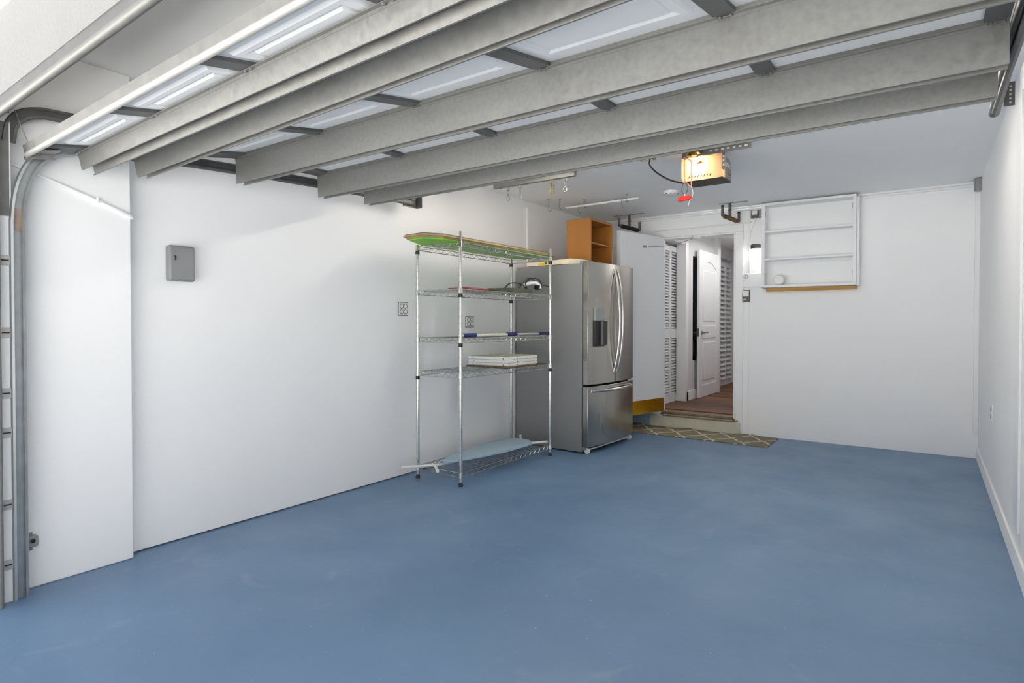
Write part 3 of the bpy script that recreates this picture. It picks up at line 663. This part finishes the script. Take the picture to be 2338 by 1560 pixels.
# wall button
wbt = thing('opener_wall_button', (1.774,YB,1.43), 'small grey door opener button plate on the back wall', 'button')
B(1.734,1.815,YB-.018,YB-.001,1.428,1.556).build('plate', DGREY, wbt, bevel=.004)
B(1.742,1.807,YB-.024,YB-.018,1.486,1.548).build('push_bar', WHITEP, wbt, bevel=.003)
MB().box(1.745,1.775,YB-.0195,YB-.018,1.466,1.471).box(1.745,1.757,YB-.0195,YB-.018,1.446,1.456).box(1.765,1.776,YB-.0195,YB-.018,1.448,1.458).build('button_marks', WHITEP, wbt)
# outlet with plug near ceiling
ob = thing('ceiling_line_outlet', (1.87,YB,2.31), 'grey outlet box with white timer plug below the ceiling by the doorway', 'outlet')
B(1.818,1.925,YB-.012,YB-.001,2.315,2.435).build('box_plate', ZINC, ob, bevel=.003)
B(1.832,1.90,YB-.05,YB-.012,2.318,2.395).build('timer', DGREY, ob, bevel=.006)
B(1.838,1.894,YB-.054,YB-.05,2.348,2.392).build('timer_face', WHITEP, ob, bevel=.002)
MB().lathe((1.86,YB-.013,2.415), [(.012,-.002),(.012,.001)], 'y', 14).lathe((1.89,YB-.013,2.415), [(.012,-.002),(.012,.001)], 'y', 14).build('socket', WHITEP, ob)
MB().tube(curve([(1.865,YB-.03,2.32),(1.868,YB-.03,2.29),(1.85,YB-.012,2.25),(1.812,YB-.012,2.1),(1.812,YB-.012,1.74)]), .0035, 6).build('cord', WHITEP, ob, smooth=True)

# ------------------------------------------------------------------ ceiling fittings
sm = thing('smoke_detector', (1.375,5.47,ZC), 'round white smoke detector on the ceiling', 'detector')
MB().lathe((1.375,5.47,ZC-.042), [(.045,0),(.062,.006),(.066,.018),(.07,.030),(.07,.0415)], n=28).build('body', WHITEP, sm, smooth=True)
for k in range(10):
    a = 2*math.pi*k/10; MB().obox((1.375+.0635*math.cos(a),5.47+.0635*math.sin(a),ZC-.030), ((math.cos(a),math.sin(a),0),(-math.sin(a),math.cos(a),0),(0,0,1)), .003, .009, .003).build('vent', DGREY, sm)
def bike_hook(x, yb0, yb1, px0, px1, py, zb, label, mf, cap):
    t = thing('bike_hanger', (x,py,ZC), label, 'hook', group='bike hangers on the ceiling')
    B(px0,px1,py-.016,py+.016,ZC-.004,ZC-.0005).build('ceiling_plate', ZINC, t)
    B(x-.014,x+.014,py-.010,py+.010,zb,ZC-.004).build('post', DGREY, t, bevel=.003)
    B(x-.02,x+.02,py-.013,py+.013,ZC-.08,ZC-.07).build('post_collar', DGREY, t)
    MB().tube(curve([(x-.02,yb0,zb+.10),(x-.02,yb0,zb+.02),(x-.015,yb0+.03,zb),(x+.02,yb1-.03,zb),(x+.025,yb1,zb+.02),(x+.025,yb1,zb+.10)],8), .0135, 10).build('bar', DGREY, t, smooth=True)
    MB().tube([(x-.012,yb0+.05,zb),(x+.016,yb1-.04,zb)], .023, 12).build('foam_sleeve', mf, t, smooth=True)
    for yy, xx in ((yb0,x-.02),(yb1,x+.025)): MB().cyl((xx,yy,zb+.085),(xx,yy,zb+.105),.0155,10).build('end_cap', cap, t, smooth=True)
bike_hook(.555, 6.14, 6.60, .36, .73, 6.365, 2.295, 'dark foam covered bike hanger on the ceiling above the slab door', mat('dark_foam',(42,34,28),.85,var=.2,bump=.3), ZINC)
bike_hook(1.685, 6.15, 6.60, 1.57, 1.86, 6.345, 2.29, 'rusty brown bike hanger on the ceiling beside the white wall cabinet', BROWNF, mat('dark_blue_cap',(40,44,70),.5,var=.1))
# chain rail
rl = thing('ceiling_hook_rail', (.6,4.25,ZC), 'grey metal rail on the ceiling carrying the dog clips', 'rail')
B(.20,1.02,4.235,4.275,ZC-.052,ZC-.0005).build('bar', GALV, rl, bevel=.003)
for x in (.27,.96): MB().lathe((x,4.255,ZC-.056), [(.006,0),(.006,.004)], n=8).build('screw', DGREY, rl)
def clip(x, y, z, L, label, m, spin=0):
    t = thing('hanging_clip', (x,y,z), label, 'hook', group='clips hanging from the ceiling rail', rot=(0,0,spin))
    a = L*.30; 
    MB().loop((0,0,-a*.5), .014, a*.55, .003, 'y', 18, 6).build('long_link', m, t, smooth=True, local=True)
    MB().loop((0,0,-a-.016), .016, .019, .003, 'x' , 16, 6).build('ring', m, t, smooth=True, local=True)
    MB().cyl((0,0,-a-.034),(0,0,-L*.72),.004,8).build('swivel', m, t, smooth=True, local=True)
    MB().loop((0,0,-L*.72-.018), .014, .020, .0035, 'y', 16, 6, 60, 390).build('snap_hook', m, t, smooth=True, local=True)
zr = ZC-.052
clip(.355,4.25,zr,.118,'steel snap clip at the wall end of the ceiling rail',ZINC)
clip(.478,4.25,zr,.103,'steel snap clip second from the wall on the ceiling rail',ZINC, .9)
clip(.800,4.25,zr,.106,'tarnished brass snap clip on the ceiling rail',BRASSD, .4)
clip(.930,4.25,zr,.108,'steel snap clip beside the brass one at the rail end',ZINC, .2)
def jhook(name, x, y, L, label, r=.03, spin=0):
    t = thing(name, (x,y,ZC), label, 'hook', rot=(0,0,spin), group='small ceiling hooks')
    MB().cyl((0,0,0),(0,0,-L+r),.0042,8).build('shank', ZINC, t, smooth=True, local=True)
    MB().loop((r,0,-L+r), r, r, .0042, 'y', 14, 8, 180, 370).build('hook', ZINC, t, smooth=True, local=True)
    MB().lathe((0,0,-.004), [(.012,0),(.012,.0035)], n=12).build('base', ZINC, t, local=True)
    return t
jhook('ceiling_hook', .235, 5.12, .115, 'smallest screw hook on the ceiling, nearest the wall', .014, .9)
jhook('ceiling_hook', .33, 5.18, .105, 'large open screw hook on the ceiling before the white rod', .026)
jhook('ceiling_hook', .525, 5.335, .075, 'screw hook carrying the white rod at its wall end', .018, R(90))
jhook('ceiling_hook', .98, 5.345, .075, 'screw hook carrying the white rod at its free end', .018, R(90))
nl = thing('ceiling_nail', (.60,4.62,ZC), 'bare nail hanging down from the ceiling behind the brass clip', 'nail')
MB().cyl((.60,4.62,ZC),(.60,4.62,ZC-.075),.004,8).build('shaft', ZINC, nl, smooth=True)
MB().lathe((.60,4.62,ZC-.003), [(.009,0),(.009,.0025)], n=12).build('head', ZINC, nl)
rd = thing('hanging_rod', (.70,5.35,2.395), 'white metal rod hanging on ceiling hooks', 'rod')
MB().cyl((.31,5.336,2.39),(1.10,5.356,2.40),.011,12).build('pipe', WHITEP, rd, smooth=True)
for x in (.46,.93):
    MB().tube(curve([(x,5.345,2.408),(x+.004,5.332,2.39),(x,5.345,2.345),(x+.01,5.35,2.325),(x+.022,5.352,2.34)],6), .0035, 6).build('utility_hook', ZINC, rd, smooth=True)
cbx2 = thing('ceiling_outlet_box', (1.67,4.14,ZC), 'grey ceiling outlet box just behind the raised door', 'outlet')
B(1.62,1.73,4.09,4.20,ZC-.045,ZC-.0005).build('case', GALV, cbx2, bevel=.004)
B(1.635,1.715,4.105,4.185,ZC-.049,ZC-.045).build('face_plate', CREAM, cbx2, bevel=.002)

# two fill strips added to brighten the garage back, hidden by the raised door
FILL_TUBE = glow_mat('fill_tube_glow', (255,247,234), 66.)
for x_, lb in ((1.15,'unseen fill light strip added on the ceiling nearer the left wall'),(2.85,'unseen fill light strip added on the ceiling nearer the right wall')):
    fl = thing('fill_strip', (x_,3.92,ZC), lb, 'lamp', group='added ceiling fill strips')
    B(x_-.60,x_+.60,3.945,3.99,ZC-.04,ZC-.0005).build('housing', CABW, fl, bevel=.004)
    for e in (-.585,.585): B(x_+e-.012,x_+e+.012,3.905,3.945,ZC-.055,ZC-.001).build('fill_holder', WHITEP, fl)
    MB().cyl((x_-.575,3.92,ZC-.034),(x_+.575,3.92,ZC-.034),.016,14).build('tube', FILL_TUBE, fl, smooth=True)

# ------------------------------------------------------------------ garage door opener
OP = thing('garage_door_opener', (2.03,4.42,2.24), 'ceiling hung garage door opener with glowing front light cover', 'opener')
OX0, OX1, OY0, OY1, OZ0, OZ1 = 1.885, 2.178, 4.30, 4.56, 2.245, 2.405
body = MB().prism([(OY0+.05,OZ0+.012),(OY1-.015,OZ0),(OY1,OZ0+.02),(OY1,OZ1-.04),(OY1-.05,OZ1),(OY0+.05,OZ1)], 'x', OX0+.012, OX1-.004)
body.build('housing', OPBODY, OP, bevel=.006)
B(OX0+.012,OX1-.004,OY0+.03,OY1-.02,OZ0-.004,OZ0+.012).build('base_plate', OPDARK, OP, bevel=.003)
# light cover: an open, gently waisted shell
cv = MB(); NXc, NZc = 14, 10; vs = []; fs = []
def cpt(u, v):
    x = OX0-.005+(OX1-OX0+.005)*u; z = OZ0+(OZ1+.022-OZ0)*v - .018*math.sin(math.pi*u)*v
    y = OY0 + .012*math.cos(math.pi*u)**2 + .02*(abs(2*v-1)**4)
    return (x, y, z)
for j in range(NZc+1):
    for i in range(NXc+1): vs.append(cpt(i/NXc, j/NZc))
kk = len(vs)
for j in range(NZc):
    for i in range(NXc):
        a = j*(NXc+1)+i; fs.append((a,a+1,a+NXc+2,a+NXc+1))
ring = [i for i in range(NXc+1)]+[j*(NXc+1)+NXc for j in range(1,NZc+1)]+[NZc*(NXc+1)+i for i in range(NXc-1,-1,-1)]+[j*(NXc+1) for j in range(NZc-1,0,-1)]
base = len(vs)
for r_ in ring: vs.append((vs[r_][0], OY0+.075, vs[r_][2]))
nr = len(ring)
for i in range(nr): fs.append((ring[i], ring[(i+1)%nr], base+(i+1)%nr, base+i))
cv.add(vs, fs); cvo = cv.build('light_cover', translucent_mat('warm_diffuser',(255,228,192)), OP, smooth=True)
vt = MB()
for k in range(8): vt.obox((OX0+.055+k*.022, OY0+.004, OZ0+.022), ((1,0,0),(0,1,0),(.35,0,.94)), .0022, .003, .009)
vt.build('vent_slits', OPDARK, cvo)
MB().prism([(OX0+.112,2.352),(OX0+.155,2.356),(OX0+.140,2.374),(OX0+.128,2.368)], 'y', OY0-.004, OY0+.012).build('logo_badge', mat('amber_badge',(196,120,40),.4,var=.1), cvo)
MB().lathe((OX1+.002,OY0+.035,2.36), [(.012,-.004),(.012,.004)], 'x', 12).build('cover_knob', OPDARK, OP)
MB().box(OX1-.0045,OX1-.0025,OY0+.09,OY0+.23,2.338,2.346).box(OX1-.0045,OX1-.0025,OY0+.10,OY0+.22,2.352,2.366).build('label_stripe', mat('pale_label',(190,190,186),.5,var=.05), OP)
MB().box(OX1-.0045,OX1-.0025,OY0+.16,OY0+.18,2.29,2.30).box(OX1-.0045,OX1-.0025,OY0+.20,OY0+.215,2.285,2.295).build('adjuster', BLACKP, OP)
bl = MB().lathe((2.0,OY0+.045,2.30), [(.004,0),(.022,.008),(.03,.03),(.028,.05),(.014,.075),(.013,.10)], n=16).build('bulb', glow_mat('warm_bulb',(255,222,168),46.), OP, smooth=True)
rail = MB().prism([(2.0,2.415),(2.05,2.415),(2.05,2.42),(2.03,2.42),(2.03,2.44),(2.02,2.44),(2.02,2.42),(2.0,2.42)], 'y', .86, 4.42)
rail.build('rail', GALV, OP)
hg = MB().box(1.90,2.38,4.262,4.266,2.40,2.449).box(1.90,2.38,4.262,4.30,2.446,2.449)
hg.box(1.90,1.93,4.262,4.34,2.405,2.41)
hg.build('hanger_angle', GALVD, OP)
MB().box(2.183,2.187,4.28,4.32,2.29,2.449).box(2.187,2.20,4.28,4.283,2.29,2.449).build('hanger_strap', GALVD, OP)
hz = MB()
for k in range(7): hz.box(2.10+k*.04,2.118+k*.04,4.2605,4.262,2.418,2.428)
for z in (2.31,2.34,2.37): hz.box(2.1875,2.1985,4.2785,4.28,z,z+.012)
hz.build('slot_holes', ALU, OP)
B(1.99,2.06,4.10,4.20,2.395,2.415).build('trolley', BRASSD, OP, bevel=.004)
MB().lathe((2.025,4.15,2.375), [(.02,0),(.02,.018)], n=14).lathe((1.985,4.16,2.38), [(.016,0),(.016,.02)], n=12).build('pulley', BRASSD, OP, smooth=True)
cbl = thing('opener_power_cord', (1.80,4.3,2.25), 'black power cord drooping from the ceiling outlet to the opener', 'cable')
MB().tube(curve([(1.70,4.15,ZC-.046),(1.70,4.15,2.36),(1.735,4.20,2.31),(1.80,4.28,2.265),(1.86,4.36,2.250),(1.899,4.42,2.253)]), .006, 8).build('cord', BLACKP, cbl, smooth=True)
ph = thing('emergency_pull_handle', (1.93,4.22,2.10), 'red emergency release handle hanging on a cord below the opener', 'handle')
pp = []
hz_ = MB().prism([(1.885,2.088),(1.90,2.082),(1.965,2.084),(1.985,2.092),(1.988,2.108),(1.975,2.117),(1.93,2.118),(1.895,2.113),(1.885,2.105)], 'y', 4.212, 4.232)
hz_.build('grip', REDP, ph, bevel=.005)
MB().tube(curve([(1.936,4.222,2.115),(1.938,4.222,2.14)],4), .003, 6).build('white_loop', WHITEP, ph, smooth=True)
MB().loop((1.936,4.222,2.172), .022, .038, .0035, 'y', 18, 6, 100, 440-20).build('wire_loop', mat('grey_wire',(90,104,108),.4,.5,var=.1), ph, smooth=True)
m = MB().tube(curve([(1.936,4.222,2.205),(1.934,4.222,2.23),(1.935,4.215,2.32),(1.945,4.18,2.385)]), .004, 6)
m.tube(curve([(1.938,4.222,2.225),(1.965,4.222,2.195),(1.985,4.222,2.175)],6), .003, 6)
m.tube(curve([(1.985,4.222,2.175),(1.982,4.222,2.26),(1.985,4.215,2.35),(1.97,4.2,2.37),(1.945,4.18,2.385)]), .0035, 6)
m.build('cord', PINK, ph, smooth=True)
hair = thing('loose_string', (1.99,4.222,2.0), 'thin white loose string dangling below the opener', 'string')
MB().tube(curve([(1.985,4.222,2.175),(1.996,4.222,2.14),(1.99,4.222,2.10),(1.972,4.222,2.08),(1.962,4.222,2.04)]), .0014, 5).build('string', WHITEP, hair, smooth=True)

# ------------------------------------------------------------------ garage door, opened overhead
GD = thing('garage_door', (1.89,1.9,1.93), 'raised white sectional garage door with galvanised struts overhead', 'garage door')
DWID = 3.38; STX = [.0,.725,1.365,2.005,2.645,3.315]
SECT = [(.892,1.937,math.atan(.19),.030,.472),(1.362,2.036,math.atan(.184),.0,.472),(1.832,2.122,math.atan(.022),0.,.535),(2.374,2.135,math.atan(.03),0.,.50)]
STR = [[(.195,.070,.05),(.428,.102,.045)],[],[(.004,.137,.047)],[(.006,.133,.045),(.385,.126,.047)]]
pan = MB()   # embossed panel with stepped border, hanging below skin
pw, pdp = .55, .34
def ringstep(m, hx, hy, z0, hx2, hy2, z1):
    m.add([(-hx,-hy,z0),(hx,-hy,z0),(hx,hy,z0),(-hx,hy,z0),(-hx2,-hy2,z1),(hx2,-hy2,z1),(hx2,hy2,z1),(-hx2,hy2,z1)],
          [(0,1,5,4),(1,2,6,5),(2,3,7,6),(3,0,4,7)])
ringstep(pan, .255,.15,0,.245,.14,-.009); ringstep(pan,.245,.14,-.009,.225,.12,-.009); ringstep(pan,.225,.12,-.009,.205,.10,-.0015); ringstep(pan,.205,.10,-.0015,.195,.09,-.008)
pan.add([(-.195,-.09,-.008),(.195,-.09,-.008),(.195,.09,-.008),(-.195,.09,-.008)], [(0,1,2,3)])
panm = pan.mesh('embossed_panel', SKIN)
for si, (y0, z0, tl, rise, dep) in enumerate(SECT):
    G = MW[GD].translation; loc = Vector((.2,y0,z0))-G
    sk = MB().box(0,DWID,0,dep,.013,.019)
    me = sk.mesh('section', SKIN)
    from mathutils import Euler
    so_ = inst('section', me, GD, loc, (tl, -math.atan(rise), 0))
    def sub(m, name, mt, sm=False, bv=0): return m.build(name, mt, so_, local=True, smooth=sm, bevel=bv)
    for a_ in (0,dep-.004): sub(MB().box(0,DWID,a_,a_+.004,0,.013), 'rail', GALVM)
    for k, sx in enumerate(STX):
        wst = .125 if k == 0 else .065
        if k == 5: wst = .065
        sub(MB().box(sx,sx+wst,.004,dep-.004,.0,.003).box(sx,sx+.003,.004,dep-.004,.003,.013).box(sx+wst-.003,sx+wst,.004,dep-.004,.003,.013), 'stile', GALVD)
        if k < 5:
            cxp = (STX[k]+(.125 if k == 0 else .065)+STX[k+1])/2
            inst('embossed_panel', panm, so_, (cxp, dep*.5, .013))
    for (sy, hh, dpth) in STR[si]:
        s = MB()
        fh_ = .022 if sy == .195 else .003
        s.box(0,DWID,sy,sy+.0018,-hh,-.001).box(0,DWID,sy+dpth,sy+dpth+.0018,-hh-fh_,-.001).box(0,DWID,sy,sy+dpth,-.003,-.001)
        s.box(0,DWID,sy-.018,sy,-.003,-.001).box(0,DWID,sy+dpth,sy+dpth+.016,-.003,-.001)
        s.box(0,DWID,sy,sy+.007,-hh-.0018,-hh).box(0,DWID,sy+dpth-.008,sy+dpth+.0018,-hh-fh_-.002,-hh-fh_)
        s.box(0,DWID,sy-.002,sy+.0005,-.012,-.003)
        for sx in STX:
            for d in (.018,.05): s.lathe((sx+d,sy-.010,-.008), [(.005,0),(.005,.005)], n=6)
        sub(s, 'strut', GALV)
    # hinges at the joint
    if si:
        for sx in STX: sub(MB().box(sx+.010,sx+.054,-.02,.03,-.003,-.0005).cyl((sx+.010,0,-.003),(sx+.054,0,-.003),.004,8), 'hinge', GALVD)
    if si == 0:
        sub(MB().box(-.0,DWID,-.006,.0,-.006,.028), 'bottom_rail', GALVM)
        sub(MB().tube([(.0,.002,-.012),(DWID,.002,-.012)], .012, 12), 'bottom_retainer', GALVL, True)
        sub(MB().box(0.004,DWID,.014,.03,-.006,-.001), 'retainer_lip', ALU)
        sub(MB().cyl((-.05,.03,-.012),(.03,.03,-.012),.007,10).lathe((-.055,.03,-.012), [(.008,-.01),(.022,-.008),(.022,.008),(.008,.01)], 'x', 18), 'bottom_roller', ZINC, True)
        sub(MB().box(0.0,.09,.01,.10,-.01,-.004).box(.0,.004,.01,.10,-.03,.03), 'corner_bracket', GALV)

# ------------------------------------------------------------------ tracks
def sweep_track(m, xw, path, w=.05, side=1):
    """C track: web in the YZ plane at x = xw, curled edges towards +x*side"""
    P = [Vector((0,p[0],p[1])) for p in path]; prof = [(.0,-w/2),(.010*side,-w/2-.004),(.019*side,-w/2+.001),(.021*side,-w/2+.010),(.0185*side,-w/2+.010),(.0165*side,-w/2+.004),(.010*side,-w/2),(.003*side,-w/2+.003),(.0025*side,w/2-.003),(.010*side,w/2),(.0165*side,w/2-.004),(.0185*side,w/2-.010),(.021*side,w/2-.010),(.019*side,w/2-.001),(.010*side,w/2+.004),(0,w/2)]
    n = len(prof); vs = []; fs = []
    for i, p in enumerate(P):
        t_ = (P[min(i+1,len(P)-1)]-P[max(i-1,0)]).normalized(); nrm = Vector((0,t_.z,-t_.y))
        for a, b in prof: vs.append((xw+a, *(p+nrm*b).yz))
    for i in range(len(P)-1):
        for k in range(n): fs.append((i*n+k, i*n+(k+1)%n, (i+1)*n+(k+1)%n, (i+1)*n+k))
    fs += [tuple(range(n)), tuple(range((len(P)-1)*n, len(P)*n))]
    return m.add(vs, fs)
def cpath(pts, n=6): return [(p.y, p.z) for p in curve([(0,a,b) for a, b in pts], n)]
LTP = [(.872,.0),(.872,.8),(.872,1.55),(.874,1.66),(.884,1.76),(.912,1.86),(.96,1.935),(1.03,1.985),(1.13,2.012)]
def track(name, x, side, label, jamb):
    t = thing(name, (x,.88,0), label, 'track')
    sweep_track(MB(), x, cpath(LTP,5), .05, side).build('vertical_track', TRACKM, t, smooth=True)
    sweep_track(MB(), x, cpath([(1.13,2.012),(1.63,2.062),(2.4,2.10),(3.30,2.128)],3), .05, side).build('horizontal_track', GALVD, t, smooth=True)
    sweep_track(MB(), x, cpath([(.845,1.98),(.856,2.05),(.89,2.10),(.95,2.128),(1.05,2.138),(1.6,2.16),(3.30,2.20)],5), .045, side).build('upper_track', GALVD, t, smooth=True)
    jx = .1525 if side > 0 else 3.5975
    a = MB().box(x-.006*side if side > 0 else x, x if side > 0 else x+.006, 3.19,3.34,2.085,2.225)
    a.box(min(x,x+side*.05),max(x,x+side*.05),3.336,3.34,2.085,2.225)
    if side > 0: a.build('end_bracket', GALVD, t)
    for z in (.16,.42,.73,.90,1.16,1.47):
        m = MB().box(min(jx,jx+.003*side),max(jx,jx+.003*side),.803,.846,z-.022,z+.022)
        m.build('jamb_bracket', GALVL, t, bevel=.001)
        B(min(jx+.003*side,jx+.0036*side),max(jx+.003*side,jx+.0036*side),.815,.842,z-.003,z+.003).build('bracket_slot', FDARK, t)
    B(min(jx,jx+.003*side),max(jx,jx+.003*side),.803,.846,1.66,2.06).build('flag_bracket', GALVM, t)
    B(min(x+.003*side,x+.0045*side),max(x+.003*side,x+.0045*side),.853,.893,1.60,1.70).build('rusty_splice', mat('rusty_steel',(150,112,88),.6,.3,rgb2=(170,164,158),vscale=14), t)
    # ceiling hanger of perforated angle
    xo = x-.012*side
    B(min(xo,xo-.004),max(xo,xo-.004),3.24,3.275,2.19,ZC-.001).build('hanger_angle', GALVD, t)
    return t
track('door_track', .142, 1, 'galvanised door track rising from the floor and curving overhead', .07)
TR = track('door_track', 3.618, -1, 'dark galvanised door track overhead beside the round tube', 3.70)
rt = MB().tube([(3.615,.95,2.215),(3.612,2.3,2.16),(3.61,3.36,2.125)], .021, 14)
rt.build('round_tube', GALVD, TR, smooth=True)
B(3.637,3.674,3.288,3.292,2.125,2.225).build('perforated_plate', GALVD, TR)
for k in range(5): B(3.655,3.662,3.2865,3.288,2.135+k*.017,2.142+k*.017).build('plate_hole', ALU, TR)
# safety cable from the header down to the bottom bracket
MB().cyl((.165,.865,2.115),(.215,.905,1.945),.0025,6).build('lift_cable', ZINC, GD, smooth=True)
MB().lathe((.215,.905,1.935), [(.006,0),(.008,.008),(.004,.02)], n=10).build('cable_ferrule', ZINC, GD, smooth=True)
# photo eye
pe = thing('safety_sensor', (.10,.92,.2), 'small grey safety sensor low on the pilaster beside the track', 'sensor')
B(.071,.105,.905,.950,.195,.245).build('case', FGREY, pe, bevel=.006)
B(.071,.078,.895,.935,.175,.255).build('bracket', ZINC, pe)
MB().lathe((.105,.928,.225), [(.009,0),(.009,.006),(.005,.008)], 'x', 12).build('lens', BLACKP, pe, smooth=True)
